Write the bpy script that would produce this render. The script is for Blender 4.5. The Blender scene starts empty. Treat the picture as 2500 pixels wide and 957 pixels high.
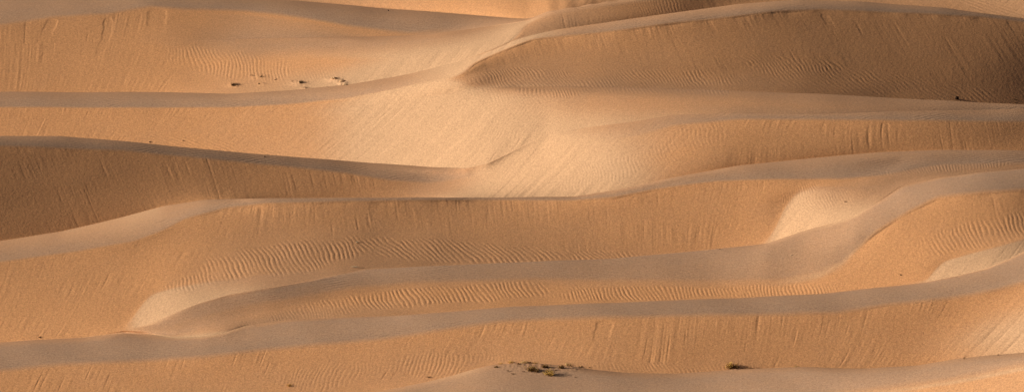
import bpy, math, random
import numpy as np

rng = np.random.default_rng(7)
random.seed(7)
scene = bpy.context.scene
COL = scene.collection

# ------------------------------------------------------------------ camera
W0, H0 = 2500.0, 957.0
KPX = 1.0e-4                      # tangent per pixel of the 2500 px wide frame
PHI = math.atan(0.27)             # downward pitch
CAM_Z = 108.0
cp, sp = math.cos(PHI), math.sin(PHI)


def ray(u, v):
    """pixel -> (x per metre of depth, drop per metre of depth)"""
    a = (u - W0 / 2) * KPX
    b = (v - H0 / 2) * KPX
    dy = cp - b * sp
    dz = sp + b * cp
    return a / dy, dz / dy


cam_d = bpy.data.cameras.new('camera')
cam = bpy.data.objects.new('camera', cam_d)
COL.objects.link(cam)
cam.location = (0, 0, CAM_Z)
cam.rotation_euler = (math.pi / 2 - PHI, 0, 0)
cam_d.sensor_width = 36.0
cam_d.lens = 36.0 / (W0 * KPX)
cam_d.clip_start = 1.0
cam_d.clip_end = 20000.0
scene.camera = cam

# ------------------------------------------------------------------ light
SUN_EL = math.radians(14.5)
SUN_AZ = math.radians(-93.0)     # from +Y (away from camera) turning to the left; beyond 90 = a little behind the camera
Ldir = np.array([math.sin(SUN_AZ) * math.cos(SUN_EL), math.cos(SUN_AZ) * math.cos(SUN_EL), math.sin(SUN_EL)])
world = bpy.data.worlds.new('World')
scene.world = world
world.use_nodes = True
wn = world.node_tree
bgn = wn.nodes['Background']
sky = wn.nodes.new('ShaderNodeTexSky')
sky.sky_type = 'NISHITA'
sky.sun_disc = False
sky.sun_elevation = SUN_EL
sky.sun_rotation = SUN_AZ % (2 * math.pi)
sky.dust_density = 8.0
sky.air_density = 0.45
sky.ozone_density = 0.2
wn.links.new(sky.outputs[0], bgn.inputs[0])
bgn.inputs[1].default_value = 0.05
sun_d = bpy.data.lights.new('sun', 'SUN')
sun_d.energy = 5.0
sun_d.angle = math.radians(0.6)
sun_d.color = (1.0, 0.87, 0.70)
sun = bpy.data.objects.new('sun', sun_d)
COL.objects.link(sun)
from mathutils import Vector
sun.rotation_euler = Vector(tuple(-Ldir)).to_track_quat('-Z', 'Y').to_euler()
sun.location = (-120, 380, 160)
vs = scene.view_settings
vs.view_transform = 'Standard'
vs.look = 'None'
vs.gamma = 1.0
vs.exposure = 0.47
try:
    vs.use_curve_mapping = False
except Exception:
    pass


# ------------------------------------------------------------------ numpy helpers
def sstep(a, b, x):
    t = np.clip((x - a) / (b - a), 0, 1)
    return t * t * (3 - 2 * t)


def gauss1(a, s, axis):
    if s <= 0:
        return a
    r = max(1, int(3 * s))
    k = np.exp(-0.5 * (np.arange(-r, r + 1) / s) ** 2)
    k /= k.sum()
    pad = [(0, 0)] * a.ndim
    pad[axis] = (r, r)
    p = np.pad(a, pad, mode='edge')
    out = np.zeros_like(a)
    n = a.shape[axis]
    for i, w in enumerate(k):
        sl = [slice(None)] * a.ndim
        sl[axis] = slice(i, i + n)
        out += w * p[tuple(sl)]
    return out


U_FINE = np.arange(-420, 2921, 1.0)


def curve(pts, s=11):
    p = np.array(pts, float)
    y = np.interp(U_FINE, p[:, 0], p[:, 1])
    return gauss1(y, s, 0)


_perm = rng.permutation(4096)
_gx = rng.normal(size=4096)
_gy = rng.normal(size=4096)
_n = np.hypot(_gx, _gy)
_gx /= _n
_gy /= _n


def pnoise(x, y, seed=0):
    xi = np.floor(x).astype(np.int64)
    yi = np.floor(y).astype(np.int64)
    fx = x - xi
    fy = y - yi
    sx = fx * fx * fx * (fx * (fx * 6 - 15) + 10)
    sy = fy * fy * fy * (fy * (fy * 6 - 15) + 10)

    def g(ix, iy, dx, dy):
        h = _perm[(ix + _perm[(iy + seed * 37) & 4095]) & 4095]
        return _gx[h] * dx + _gy[h] * dy
    a = g(xi, yi, fx, fy)
    b = g(xi + 1, yi, fx - 1, fy)
    c = g(xi, yi + 1, fx, fy - 1)
    d = g(xi + 1, yi + 1, fx - 1, fy - 1)
    return 1.5 * ((a + sx * (b - a)) * (1 - sy) + (c + sx * (d - c)) * sy)


# ------------------------------------------------------------------ the dune field
# Every dune runs across the whole field, nearest first.  For each: its crest line, the brink between the
# wind-packed crown and the slip face, and the slope of the sand at levels from foot to crest:
# (towards camera, towards left, share of coarse grain).   S = slope lying along the line of sight.
S = -0.33
TILT = 1.25
Y_K = [(-420, 1065), (0, 1045), (500, 1012), (800, 976), (938, 953), (1041, 931), (1110, 914), (1160, 900), (1200, 891), (1260, 888), (1330, 889),
       (1400, 895), (1450, 902), (1520, 909), (1580, 911), (1650, 911), (1805, 901), (1900, 896), (1960, 895), (2040, 898), (2115, 899), (2236, 892), (2340, 875),
       (2420, 866), (2500, 860), (2700, 835), (2920, 810)]
Y_J = [(-420, 852), (0, 835), (207, 823), (300, 811), (345, 815), (430, 826), (500, 822), (552, 812), (600, 796), (690, 783), (848, 775),
       (1000, 768), (1250, 748), (1500, 738), (1650, 732), (1800, 727), (1995, 717), (2167, 699), (2264, 688), (2340, 673), (2408, 656), (2478, 626),
       (2520, 606), (2700, 562), (2920, 528)]
R_H = [(-420, 850), (0, 833), (207, 821), (300, 809), (430, 822), (552, 808), (690, 779), (1000, 764), (1500, 734), (2000, 713), (2240, 688), (2266, 680), (2280, 660), (2305, 637), (2374, 617), (2443, 600), (2500, 583), (2700, 540), (2920, 510)]
Y_H = [(-420, 847), (0, 831), (207, 819), (300, 807), (345, 796), (430, 762), (490, 739), (560, 719), (680, 700), (760, 686), (890, 657), (1200, 642),
       (1500, 631), (1650, 617), (1870, 595), (1960, 564), (2029, 546), (2091, 524), (2150, 490), (2200, 456), (2240, 446), (2300, 434),
       (2400, 420), (2500, 412), (2700, 400), (2920, 395)]
R_G = [(-420, 841), (0, 826), (207, 814), (298, 801), (322, 775), (345, 745), (370, 717), (430, 700), (500, 687), (700, 664), (890, 649), (1500, 626), (1840, 603), (1872, 585), (1898, 549), (1912, 513), (1932, 484), (1950, 468), (1990, 460), (2050, 462), (2120, 464), (2200, 450), (2300, 430), (2500, 408), (2920, 390)]
Y_G = [(-420, 640), (0, 588), (150, 565), (300, 530), (400, 502), (500, 488), (620, 484), (900, 482), (1200, 482), (1400, 480), (1500, 465),
       (1650, 432), (1800, 405), (2000, 385), (2150, 371), (2300, 366), (2500, 368), (2700, 372), (2920, 380)]
Y_D = [(-420, 340), (0, 332), (150, 332), (300, 345), (500, 365), (700, 382), (900, 398), (1060, 408), (1140, 412), (1190, 401), (1260, 366), (1330, 331),
       (1420, 314), (1550, 298), (1650, 281), (1800, 276), (2000, 280), (2200, 272), (2500, 266), (2700, 272), (2920, 280)]
Y_F = [(-420, 292), (0, 292), (500, 285), (850, 264), (1000, 245), (1100, 229), (1200, 215), (1300, 212), (1400, 212), (1700, 218),
       (2000, 230), (2300, 246), (2500, 256), (2700, 262), (2920, 270)]
Y_E = [(-420, 226), (0, 225), (400, 226), (560, 230), (700, 222), (850, 208), (1000, 182), (1130, 150), (1200, 125), (1260, 98), (1310, 84),
       (1370, 72), (1500, 52), (1650, 32), (1800, 11), (1950, 1), (2100, 4), (2300, 20), (2500, 46), (2700, 80), (2920, 110)]
Y_B = [(-420, 110), (0, 110), (400, 100), (700, 94), (850, 92), (1000, 87), (1130, 74), (1230, 61), (1290, 52), (1320, 42), (1350, 33), (1400, 24),
       (1450, 17), (1530, 7), (1600, -4), (1800, -26), (2100, -31), (2500, -16), (2920, 4)]
R_B = [(-420, 222), (0, 221), (400, 222), (560, 226), (700, 218), (850, 204), (1000, 178), (1130, 146), (1180, 136), (1215, 120), (1250, 102), (1275, 76), (1290, 58), (1320, 46), (1350, 37), (1400, 28),
       (1530, 11), (1600, 0), (1800, -22), (2100, -27), (2500, -12), (2920, 8)]
Y_A = [(-420, -40), (0, -30), (400, -12), (600, -4), (720, 2), (900, 18), (1100, 33), (1250, 45), (1290, 46), (1318, 37), (1342, 27), (1362, 27), (1384, 20), (1410, 20),
       (1440, 10), (1456, 12), (1480, 4), (1500, 5), (1530, -3), (1600, -9), (1800, -31), (2100, -36), (2500, -21), (2920, -1)]
Y_Z = [(-420, -170), (2920, -170)]
Y_0 = [(-420, 1130), (2920, 1130)]

B_K = [(-420, 1115), (0, 1100), (1000, 1060), (1500, 1015), (1900, 985), (2200, 951), (2340, 930), (2500, 899), (2700, 865), (2920, 840)]
B_J = [(-420, 945), (0, 905), (150, 890), (300, 883), (500, 872), (650, 853), (800, 840), (938, 827), (1083, 806), (1145, 796), (1214, 787),
       (1317, 780), (1445, 776), (1650, 771), (1926, 767), (2047, 763), (2167, 745), (2305, 730), (2426, 710), (2500, 689), (2700, 640), (2920, 600)]
C_J = [(-420, 866), (0, 852), (207, 838), (310, 829), (400, 834), (500, 831), (600, 806), (700, 789), (850, 779), (1000, 772), (1250, 752), (1500, 742), (1800, 731), (1995, 721),
       (2167, 703), (2264, 692), (2340, 677), (2408, 660), (2478, 630), (2520, 610), (2700, 566), (2920, 532)]
B_H = [(-420, 849), (300, 810), (345, 808), (430, 792), (500, 772), (600, 748), (700, 732), (850, 706), (1000, 693), (1300, 684), (1700, 687), (1900, 685), (2000, 668),
       (2060, 642), (2081, 620), (2133, 572), (2219, 517), (2288, 484), (2400, 471), (2500, 465), (2700, 455), (2920, 450)]
C_H = [(-420, 848), (300, 808), (345, 803), (430, 770), (490, 747), (560, 727), (680, 707), (760, 693), (880, 668), (920, 660), (1200, 646), (1500, 635), (1650, 621), (1870, 606),
       (1960, 574), (2029, 556), (2091, 534), (2150, 500), (2200, 466), (2300, 438), (2500, 416), (2920, 399)]
B_G = [(-420, 690), (0, 640), (200, 612), (330, 588), (400, 562), (450, 535), (550, 508), (650, 496), (900, 490), (1200, 488), (1400, 490), (1500, 482),
       (1600, 461), (1750, 442), (1900, 437), (1950, 438), (2050, 438), (2150, 428), (2250, 410), (2300, 402), (2500, 397), (2920, 396)]
P_G = [(-420, 800), (0, 800), (300, 790), (370, 702), (450, 650), (560, 605), (650, 588), (1000, 582), (1200, 592), (1400, 606), (1550, 618), (1800, 600), (1920, 475), (2050, 455), (2200, 440),
       (2500, 404), (2920, 400)]
B_D = [(-420, 350), (0, 357), (300, 368), (500, 388), (700, 407), (850, 424), (950, 440), (1050, 446), (1140, 436), (1200, 422), (1330, 356), (1450, 347), (1550, 334), (1650, 306),
       (1800, 292), (2000, 293), (2250, 295), (2500, 298), (2920, 304)]
B_E = [(-420, 262), (0, 262), (300, 263), (560, 262), (700, 255), (850, 240), (950, 222), (1050, 200), (1110, 188), (1135, 178), (1160, 155), (1210, 131), (1300, 97), (1350, 91),
       (1500, 76), (1650, 56), (1800, 40), (1900, 28), (2000, 23), (2200, 31), (2400, 42), (2500, 55), (2700, 92), (2920, 124)]
P_E = [(-420, 276), (0, 276), (560, 272), (850, 250), (1000, 230), (1130, 200), (1180, 196), (1300, 172), (1500, 176), (1700, 180), (1900, 142), (2100, 160), (2300, 205), (2500, 235), (2920, 260)]
B_A = [(-420, 70), (0, 62), (130, 43), (260, 36), (370, 18), (450, 24), (600, 28), (700, 40), (850, 64), (1000, 82), (1130, 68), (1250, 55), (1290, 52), (1320, 43), (1400, 25),
       (1530, 8), (1600, -3), (1800, -24), (2920, 5)]


def off(c, d):
    return [(a, b + d) for a, b in c]


# layer: (name, crest curve, cut keys {u: 0 joined .. 1 hidden trough behind}, gap keys {u: m}, [(level curve or None, {u: (sy, sx, g)})...])
LAYERS = [
    ('K', Y_K, {-420: 1, 1100: 1, 2920: 1}, {0: 10, 1000: 8, 1300: 6, 1600: 9, 2500: 12}, [
        (None, {0: (.5, .2, 0), 1300: (.5, .1, 0), 2500: (.42, .42, .15)}),
        (off(B_K, 8), {0: (.5, .2, .1), 1300: (.5, .1, .1), 2500: (.42, .38, .15)}),
        (off(B_K, -20), {0: (.25, .05, .9), 1300: (.22, .0, .9), 2500: (.22, .02, .9)}),
        (off(Y_K, 16), {0: (.02, .0, .9), 1000: (.05, .12, .8), 1150: (.05, .2, .75), 1300: (.05, .02, .85), 1500: (.05, -.04, .9), 2000: (.04, .03, .9), 2500: (.0, -.03, .9)}),
        (Y_K, {0: (S, .0, .9), 1000: (S, .2, .6), 1100: (S, .34, .5), 1200: (S, .3, .5), 1280: (S, .05, .6), 1450: (S, -.05, .7), 2500: (S, -.02, .9)}),
    ]),
    ('J', Y_J, {-420: 1, 60: 1, 260: 0, 780: 0, 1000: 1, 2300: 1, 2560: 0, 2920: 0}, {0: 1.2, 200: .4, 260: .2, 800: .3, 1000: 4, 1500: 6, 2000: 5, 2260: 2.5, 2500: .4}, [
        (None, {0: (.54, .05, 0), 600: (.53, .06, .1), 1000: (.3, .08, .25), 1300: (.3, .05, .2), 1700: (.4, .02, .1), 2200: (.5, .12, .05), 2500: (.42, .4, .3)}),
        (off(Y_K, -45), {0: (.54, .05, 0), 600: (.53, .07, .15), 1000: (.48, .1, .2), 1300: (.52, .1, .12), 1700: (.56, .0, 0), 2200: (.53, .1, .05), 2500: (.42, .42, .35)}),
        (off(B_J, 7), {0: (.54, .1, 0), 400: (.55, .06, .05), 1000: (.54, .08, .05), 1500: (.56, .02, 0), 2000: (.56, .02, 0), 2300: (.5, .05, 0), 2500: (.46, .25, .05)}),
        (off(B_J, -9), {0: (.28, -.1, .9), 400: (.26, -.02, .95), 1000: (.25, .03, .95), 1500: (.22, -.02, .95), 2000: (.22, -.03, .95), 2500: (.24, -.08, .95)}),
        (C_J, {0: (.0, -.02, .95), 300: (.04, .0, .9), 430: (.03, .02, .9), 550: (-.02, .08, .8), 850: (.0, .03, .9), 1500: (-.1, .0, .9), 2200: (-.1, -.02, .9), 2300: (-.04, .0, .85), 2500: (.04, .0, .9)}),
        (Y_J, {0: (S, .1, .5), 250: (S, .1, .5), 330: (.0, .12, .5), 450: (-.06, .3, .5), 550: (-.06, .24, .5), 700: (-.05, .1, .7), 850: (S, .03, .9), 2200: (S, .0, .9), 2350: (S, .1, .8), 2500: (-.05, .16, .7)}),
    ]),
    ('H', Y_H, {-420: 0, 320: 0, 820: 0, 1050: 1, 1920: 1, 2090: 0, 2190: 0, 2400: 1, 2920: 1}, {0: .3, 850: .3, 1100: 3, 1400: 4, 1750: 4, 1900: 2.5, 2060: .3, 2200: .4, 2500: 5}, [
        (None, {0: (.5, .3, 0), 290: (.5, .3, 0), 350: (.03, .1, .6), 400: (.06, .3, .5), 520: (.06, .3, .5), 600: (.06, .12, .55), 700: (.05, .06, .5), 900: (.12, .06, .3), 1300: (.18, .02, .0), 1700: (.2, .03, .0), 2000: (.3, .12, .0), 2120: (.48, .2, 0), 2240: (.5, .26, .1), 2300: (.3, .32, .5), 2500: (.22, .32, .5)}),
        (off(R_H, 4), {0: (.5, .14, 0), 290: (.5, .14, 0), 350: (.06, .16, .6), 400: (.06, .3, .5), 520: (.06, .3, .5), 600: (.06, .12, .55), 700: (.05, .06, .5), 900: (.12, .06, .3), 1300: (.18, .02, .0), 1700: (.2, .03, .0), 2000: (.32, .12, .0), 2120: (.48, .2, 0), 2240: (.5, .26, .1), 2300: (.3, .32, .5), 2500: (.22, .28, .5)}),
        (off(R_H, -3), {0: (.5, .14, 0), 290: (.5, .14, 0), 350: (.06, .1, .7), 400: (.08, .22, .5), 520: (.08, .2, .5), 600: (.09, .1, .55), 700: (.07, .05, .5), 900: (.14, .05, .3), 1300: (.2, .02, .0), 1700: (.22, .03, .0), 2000: (.36, .14, .0), 2120: (.48, .22, 0), 2240: (.52, .26, 0), 2330: (.36, .1, .1), 2500: (.26, .0, .2)}),
        (off(B_H, 22), {0: (.5, .3, 0), 290: (.5, .3, 0), 350: (.06, .05, .8), 450: (.02, .1, .7), 560: (.1, .0, .5), 700: (.1, .0, .2), 900: (.3, .02, .0), 1300: (.3, .02, .0), 1700: (.28, .04, .0), 2000: (.42, .25, .0), 2120: (.5, .24, 0), 2250: (.54, .1, 0), 2400: (.55, -.05, 0), 2500: (.52, -.2, 0)}),
        (off(B_H, 4), {0: (.5, .3, 0), 290: (.5, .3, 0), 350: (.15, .1, .7), 450: (.22, .06, .6), 560: (.28, .03, .5), 700: (.34, .0, .3), 900: (.4, -.02, .2), 1300: (.4, .0, .2), 1700: (.36, .03, .3), 2000: (.36, .25, .3), 2120: (.46, .24, .05), 2250: (.54, .04, 0), 2400: (.56, -.1, 0), 2500: (.53, -.24, 0)}),
        (off(B_H, -10), {0: (.5, .3, 0), 290: (.5, .3, 0), 350: (.14, .14, .7), 450: (.2, .08, .7), 560: (.24, .05, .75), 700: (.3, .0, .8), 900: (.34, -.02, .8), 1300: (.3, .0, .8), 1700: (.27, .04, .7), 2000: (.22, .16, .7), 2120: (.2, .16, .8), 2250: (.24, .02, .9), 2400: (.24, -.06, .95), 2500: (.24, -.12, .95)}),
        (C_H, {0: (.5, .14, 0), 290: (.5, .14, 0), 350: (.16, .24, .6), 450: (.16, .12, .7), 560: (.16, .08, .8), 700: (.14, .02, .9), 900: (.06, .0, .9), 1500: (.02, .0, .8), 1800: (.02, .06, .8), 1950: (.0, .12, .75), 2090: (.04, .18, .7), 2200: (.05, .02, .9), 2500: (-.05, -.04, .95)}),
        (off(C_H, -9), {0: (.5, .14, 0), 290: (.5, .14, 0), 350: (.2, .3, .5), 450: (.14, .22, .6), 560: (.12, .16, .6), 700: (.08, .08, .7), 900: (-.06, .03, .9), 1500: (-.1, .0, .9), 1800: (-.1, .1, .8), 1950: (-.2, .2, .7), 2090: (-.05, .3, .6), 2200: (.0, .06, .7), 2500: (-.12, -.02, .9)}),
        (Y_H, {0: (.5, .14, 0), 290: (.5, .14, 0), 350: (.24, .36, .45), 450: (.1, .3, .5), 600: (.04, .2, .55), 800: (.0, .05, .8), 1000: (S, .02, .9), 1850: (S, .1, .8), 1980: (S, .2, .6), 2100: (.05, .3, .6), 2200: (.02, .1, .6), 2300: (-.2, .0, .8), 2400: (S, .0, .8), 2500: (S, .0, .9)}),
    ]),
    ('G', Y_G, {-420: 1, 2920: 1}, {0: 3.5, 600: 5, 1200: 5, 1600: 4, 1900: 2, 2500: 2}, [
        (None, {0: (.54, .08, .0), 300: (.53, .11, .0), 330: (.32, .34, .45), 450: (.12, .32, .45), 560: (.06, .28, .5), 700: (.04, .14, .55), 860: (.14, .0, .4), 960: (.2, -.04, .35), 1400: (.3, -.05, .25), 1700: (.5, .02, .08), 1850: (.5, .14, .05), 1900: (.3, .42, .5), 2000: (.16, .34, .55), 2090: (.14, .30, .55), 2200: (.14, .08, .5), 2500: (.14, .03, .4)}),
        (off(R_G, 5), {0: (.54, .14, .0), 300: (.53, .16, .0), 330: (.34, .34, .4), 450: (.14, .26, .5), 560: (.1, .18, .5), 700: (.1, .08, .5), 860: (.18, .0, .4), 960: (.22, -.04, .35), 1400: (.3, -.05, .25), 1700: (.5, .02, .08), 1850: (.5, .14, .05), 1900: (.3, .38, .45), 2000: (.14, .2, .5), 2090: (.14, .16, .5), 2200: (.14, .08, .5), 2500: (.14, .03, .4)}),
        (off(R_G, -4), {0: (.54, .14, .0), 300: (.53, .16, .0), 345: (.48, .12, .1), 400: (.4, .1, .15), 550: (.26, .05, .3), 900: (.25, -.04, .35), 1400: (.34, -.05, .25), 1700: (.52, .02, .08), 1850: (.54, .12, .05), 1930: (.42, .1, .1), 2000: (.16, .08, .5), 2090: (.14, .08, .5), 2200: (.14, .06, .5), 2500: (.14, .03, .4)}),
        (P_G, {0: (.54, .08, .0), 300: (.53, .11, .0), 380: (.52, .14, .0), 550: (.4, .05, .2), 900: (.36, -.06, .25), 1400: (.46, -.04, .15), 1700: (.56, .0, .05), 1860: (.55, .1, .05), 1930: (.45, .08, .1), 2050: (.18, .02, .3), 2200: (.16, .03, .5), 2500: (.16, .0, .3)}),
        (off(B_G, 34), {0: (.55, .05, 0), 300: (.54, .08, .0), 400: (.55, .12, .0), 600: (.57, .04, .1), 900: (.58, -.06, .1), 1400: (.58, -.03, .1), 1700: (.57, .04, .05), 1860: (.56, .09, .05), 1940: (.35, .06, .0), 2050: (.2, .04, .3), 2200: (.18, .05, .5), 2500: (.18, .0, .3)}),
        (off(B_G, 3), {0: (.54, .04, 0), 300: (.54, .06, 0), 400: (.54, .08, .0), 600: (.57, .03, .05), 900: (.6, -.06, .05), 1400: (.6, -.05, .05), 1700: (.58, .0, .0), 1900: (.54, .0, .0), 1970: (.36, -.08, .0), 2100: (.24, -.06, .2), 2200: (.14, -.04, .6), 2500: (.16, -.06, .6)}),
        (off(B_G, -4), {0: (.24, .06, .85), 300: (.22, .14, .7), 400: (.2, .16, .8), 600: (.2, .04, .9), 900: (.2, -.02, .9), 1400: (.2, .0, .9), 1700: (.2, -.04, .9), 1900: (.26, -.1, .95), 2100: (.24, -.12, .95), 2200: (.2, -.12, .95), 2500: (.2, -.12, .95)}),
        (Y_G, {0: (S, .08, .7), 300: (S, .14, .7), 450: (S, .1, .8), 700: (S, .0, .9), 1200: (S, .0, .8), 1500: (S, .0, .8), 1900: (S, -.04, .9), 2300: (S, -.1, .95), 2500: (S, -.08, .95)}),
    ]),
    ('D', Y_D, {-420: 1, 1060: 1, 1190: 0, 1600: 0, 2000: 1, 2920: 1}, {0: 8, 700: 4, 900: 2.5, 1000: 1.2, 1100: .5, 1170: .2, 1650: .3, 2000: 2, 2500: 5}, [
        (None, {0: (.53, -.18, 0), 400: (.54, -.15, 0), 800: (.56, -.07, .05), 950: (.5, .0, .2), 1050: (.3, .2, .45), 1200: (.2, .38, .55), 1450: (.24, .38, .5), 1600: (.38, .22, .3), 1800: (.53, .02, .04), 2100: (.55, -.04, .0), 2500: (.54, -.1, 0)}),
        (off(B_D, 60), {0: (.53, -.18, 0), 400: (.54, -.15, 0), 800: (.57, -.09, .05), 950: (.5, .0, .15), 1050: (.22, .18, .45), 1200: (.2, .34, .55), 1450: (.24, .34, .55), 1600: (.4, .2, .25), 1800: (.54, .02, .03), 2100: (.55, -.04, .0), 2500: (.54, -.1, 0)}),
        (off(B_D, 4), {0: (.54, -.17, 0), 400: (.55, -.15, 0), 800: (.56, -.1, .0), 950: (.48, -.05, .1), 1050: (.26, .06, .5), 1200: (.24, .3, .6), 1330: (.24, .34, .55), 1450: (.26, .28, .55), 1600: (.38, .18, .3), 1800: (.52, .06, .0), 2100: (.54, .06, .0), 2500: (.53, -.12, 0)}),
        (off(B_D, -5), {0: (.26, -.08, .95), 400: (.26, -.14, .95), 800: (.3, -.12, .95), 950: (.3, -.06, .9), 1050: (.24, .0, .9), 1200: (.26, .32, .7), 1330: (.26, .36, .55), 1450: (.22, .26, .6), 1600: (.2, .14, .7), 1800: (.22, .04, .9), 2100: (.24, .02, .9), 2500: (.24, -.1, .95)}),
        (Y_D, {0: (S, -.02, .9), 400: (S, -.1, .95), 800: (S, -.08, .95), 980: (S, -.04, .9), 1090: (-.1, .04, .85), 1170: (.2, .28, .75), 1330: (.24, .36, .55), 1420: (.18, .24, .6), 1550: (.1, .08, .8), 1650: (.08, .0, .9), 2100: (.1, .0, .9), 2500: (.1, -.08, .9)}),
    ]),
    ('F', Y_F, {-420: 0, 1200: 0, 1600: 1, 2920: 1}, {1200: .3, 1600: 4, 2000: 7, 2500: 9}, [
        (None, {0: (.54, .06, 0), 400: (.53, .12, .05), 750: (.5, .22, .2), 950: (.46, .34, .45), 1150: (.34, .36, .55), 1260: (.28, .36, .5), 1400: (.24, .3, .4), 1600: (.2, .22, .4), 1800: (.16, .1, .5), 2100: (.14, .02, .7), 2500: (.1, -.06, .9)}),
        (off(Y_F, 30), {0: (.54, .06, 0), 400: (.53, .12, .05), 750: (.5, .22, .15), 950: (.46, .34, .42), 1150: (.3, .34, .6), 1230: (.22, .28, .5), 1400: (.2, .16, .4), 1600: (.2, .08, .3), 1800: (.2, .03, .3), 2100: (.18, -.03, .5), 2500: (.12, -.1, .85)}),
        (Y_F, {0: (.54, .06, 0), 400: (.53, .13, .0), 750: (.5, .24, .15), 950: (.45, .36, .42), 1120: (.32, .36, .55), 1200: (.12, .2, .45), 1300: (S, .12, .4), 1600: (S, .06, .45), 1900: (S, .0, .7), 2500: (S, -.06, .9)}),
    ]),
    ('E', Y_E, {-420: 1, 850: 1, 1120: 0, 1290: 0, 1500: 1, 2920: 1}, {0: 4, 600: 3.5, 900: 2, 1100: .3, 1300: .3, 1500: 4, 1700: 7, 2500: 4}, [
        (None, {0: (.54, .05, 0), 400: (.53, .14, .0), 750: (.48, .28, .12), 950: (.43, .42, .4), 1120: (.34, .36, .5), 1200: (.14, .2, .5), 1400: (.16, .16, .5), 1700: (.2, .04, .4), 2000: (.26, -.2, .15), 2300: (.36, -.24, .05), 2500: (.46, -.3, 0)}),
        (P_E, {0: (.55, .04, 0), 400: (.54, .1, .0), 750: (.49, .26, .1), 950: (.43, .42, .4), 1100: (.38, .38, .5), 1170: (.3, -.02, .35), 1400: (.32, -.06, .25), 1700: (.42, -.16, .1), 2000: (.46, -.24, .05), 2300: (.48, -.25, .0), 2500: (.48, -.3, 0)}),
        (off(B_E, 3), {0: (.55, .02, 0), 400: (.55, .06, .0), 750: (.5, .2, .05), 950: (.42, .38, .35), 1090: (.36, .36, .5), 1160: (.52, -.24, .0), 1280: (.57, -.17, .0), 1400: (.58, -.12, .0), 1700: (.57, -.17, .0), 2000: (.54, -.24, .0), 2300: (.5, -.24, .0), 2500: (.49, -.29, 0)}),
        (off(B_E, -3), {0: (.22, .0, .95), 400: (.22, .02, .95), 750: (.2, .08, .9), 950: (.18, .16, .8), 1090: (.2, .28, .6), 1150: (.18, .34, .5), 1250: (.14, .36, .5), 1340: (.16, .24, .6), 1420: (.2, .1, .8), 1700: (.16, .05, .9), 2000: (.2, -.04, .9), 2300: (.2, -.1, .95), 2500: (.2, -.12, .95)}),
        (Y_E, {0: (S, .0, .9), 600: (S, .04, .9), 950: (S, .1, .8), 1100: (.02, .34, .5), 1200: (.05, .42, .5), 1290: (.05, .36, .5), 1380: (-.1, .2, .65), 1500: (S, .06, .8), 1780: (S, .12, .7), 1950: (S, .0, .9), 2300: (S, -.08, .9), 2500: (S, -.1, .9)}),
    ]),
    ('B', Y_B, {-420: 0, 850: 0, 980: .9, 1120: .9, 1240: 0, 2920: 0}, {850: .3, 1000: 2, 1120: 2, 1230: .2}, [
        (None, {0: (.55, .02, 0), 400: (.5, .08, .0), 520: (.12, .14, .25), 650: (.1, .26, .2), 800: (.12, .34, .3), 1000: (.15, .42, .45), 1130: (.16, .36, .5), 1200: (.42, .0, .4), 1290: (.46, -.06, .45), 1400: (.46, -.06, .4), 1500: (.45, -.08, .15), 1700: (.45, -.2, 0), 2100: (.4, .1, .3), 2500: (.4, .2, .3)}),
        (off(R_B, 4), {0: (.55, .02, 0), 400: (.5, .08, .0), 520: (.13, .14, .25), 650: (.11, .26, .2), 800: (.13, .34, .3), 1000: (.15, .42, .45), 1130: (.16, .38, .5), 1200: (.48, -.04, .35), 1290: (.5, -.1, .4), 1400: (.48, -.08, .4), 1500: (.45, -.08, .15), 1700: (.45, -.2, 0), 2100: (.4, .1, .3), 2500: (.4, .2, .3)}),
        (off(R_B, -3), {0: (.55, .02, 0), 400: (.5, .08, .0), 520: (.14, .14, .25), 650: (.12, .26, .2), 800: (.14, .34, .3), 1000: (.15, .42, .45), 1130: (.14, .4, .5), 1200: (.1, .48, .55), 1285: (.08, .48, .5), 1320: (.3, .1, .5), 1400: (.3, .05, .5), 1500: (.3, .0, .4), 1700: (.35, -.1, .3), 2100: (.4, .1, .3), 2500: (.4, .2, .3)}),
        (off(Y_B, 55), {0: (.55, .0, 0), 350: (.54, .06, .0), 470: (.38, .1, .0), 600: (.3, .12, .15), 800: (.28, .22, .1), 1000: (.24, .32, .35), 1120: (.12, .38, .55), 1280: (.08, .42, .55), 1330: (.2, .1, .5), 1500: (.25, .0, .4), 2100: (.4, .1, .3), 2500: (.4, .2, .3)}),
        (off(Y_B, 18), {0: (.55, .0, 0), 350: (.54, .05, .0), 470: (.3, .04, .1), 600: (.12, .06, .6), 800: (.12, .12, .65), 1000: (.14, .18, .6), 1120: (.1, .2, .55), 1230: (.06, .28, .6), 1285: (.06, .34, .5), 1330: (.15, .14, .5), 1500: (.2, .05, .5), 2100: (.4, .1, .3), 2500: (.4, .2, .3)}),
        (Y_B, {0: (.55, .0, 0), 350: (.53, .05, .0), 470: (.26, .02, .2), 600: (.1, .05, .7), 800: (.02, .06, .75), 950: (S, .1, .7), 1120: (S, .16, .7), 1230: (-.05, .26, .6), 1290: (.0, .26, .5), 1330: (.05, .14, .5), 1500: (.1, .05, .5), 2100: (.3, .1, .3), 2500: (.3, .2, .3)}),
    ]),
    ('A', Y_A, {-420: 1, 1150: 1, 1300: .6, 1500: 1, 2920: 1}, {0: 9, 900: 5, 1200: 2, 1350: 2, 1600: 7}, [
        (None, {0: (.55, .0, 0), 350: (.53, .05, .0), 470: (.26, .0, .2), 600: (.12, .06, .7), 800: (.1, .03, .7), 950: (.3, -.02, .1), 1100: (.3, .0, .8), 1250: (.2, .16, .6), 1330: (.05, .14, .5), 2500: (.2, .2, .4)}),
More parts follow.
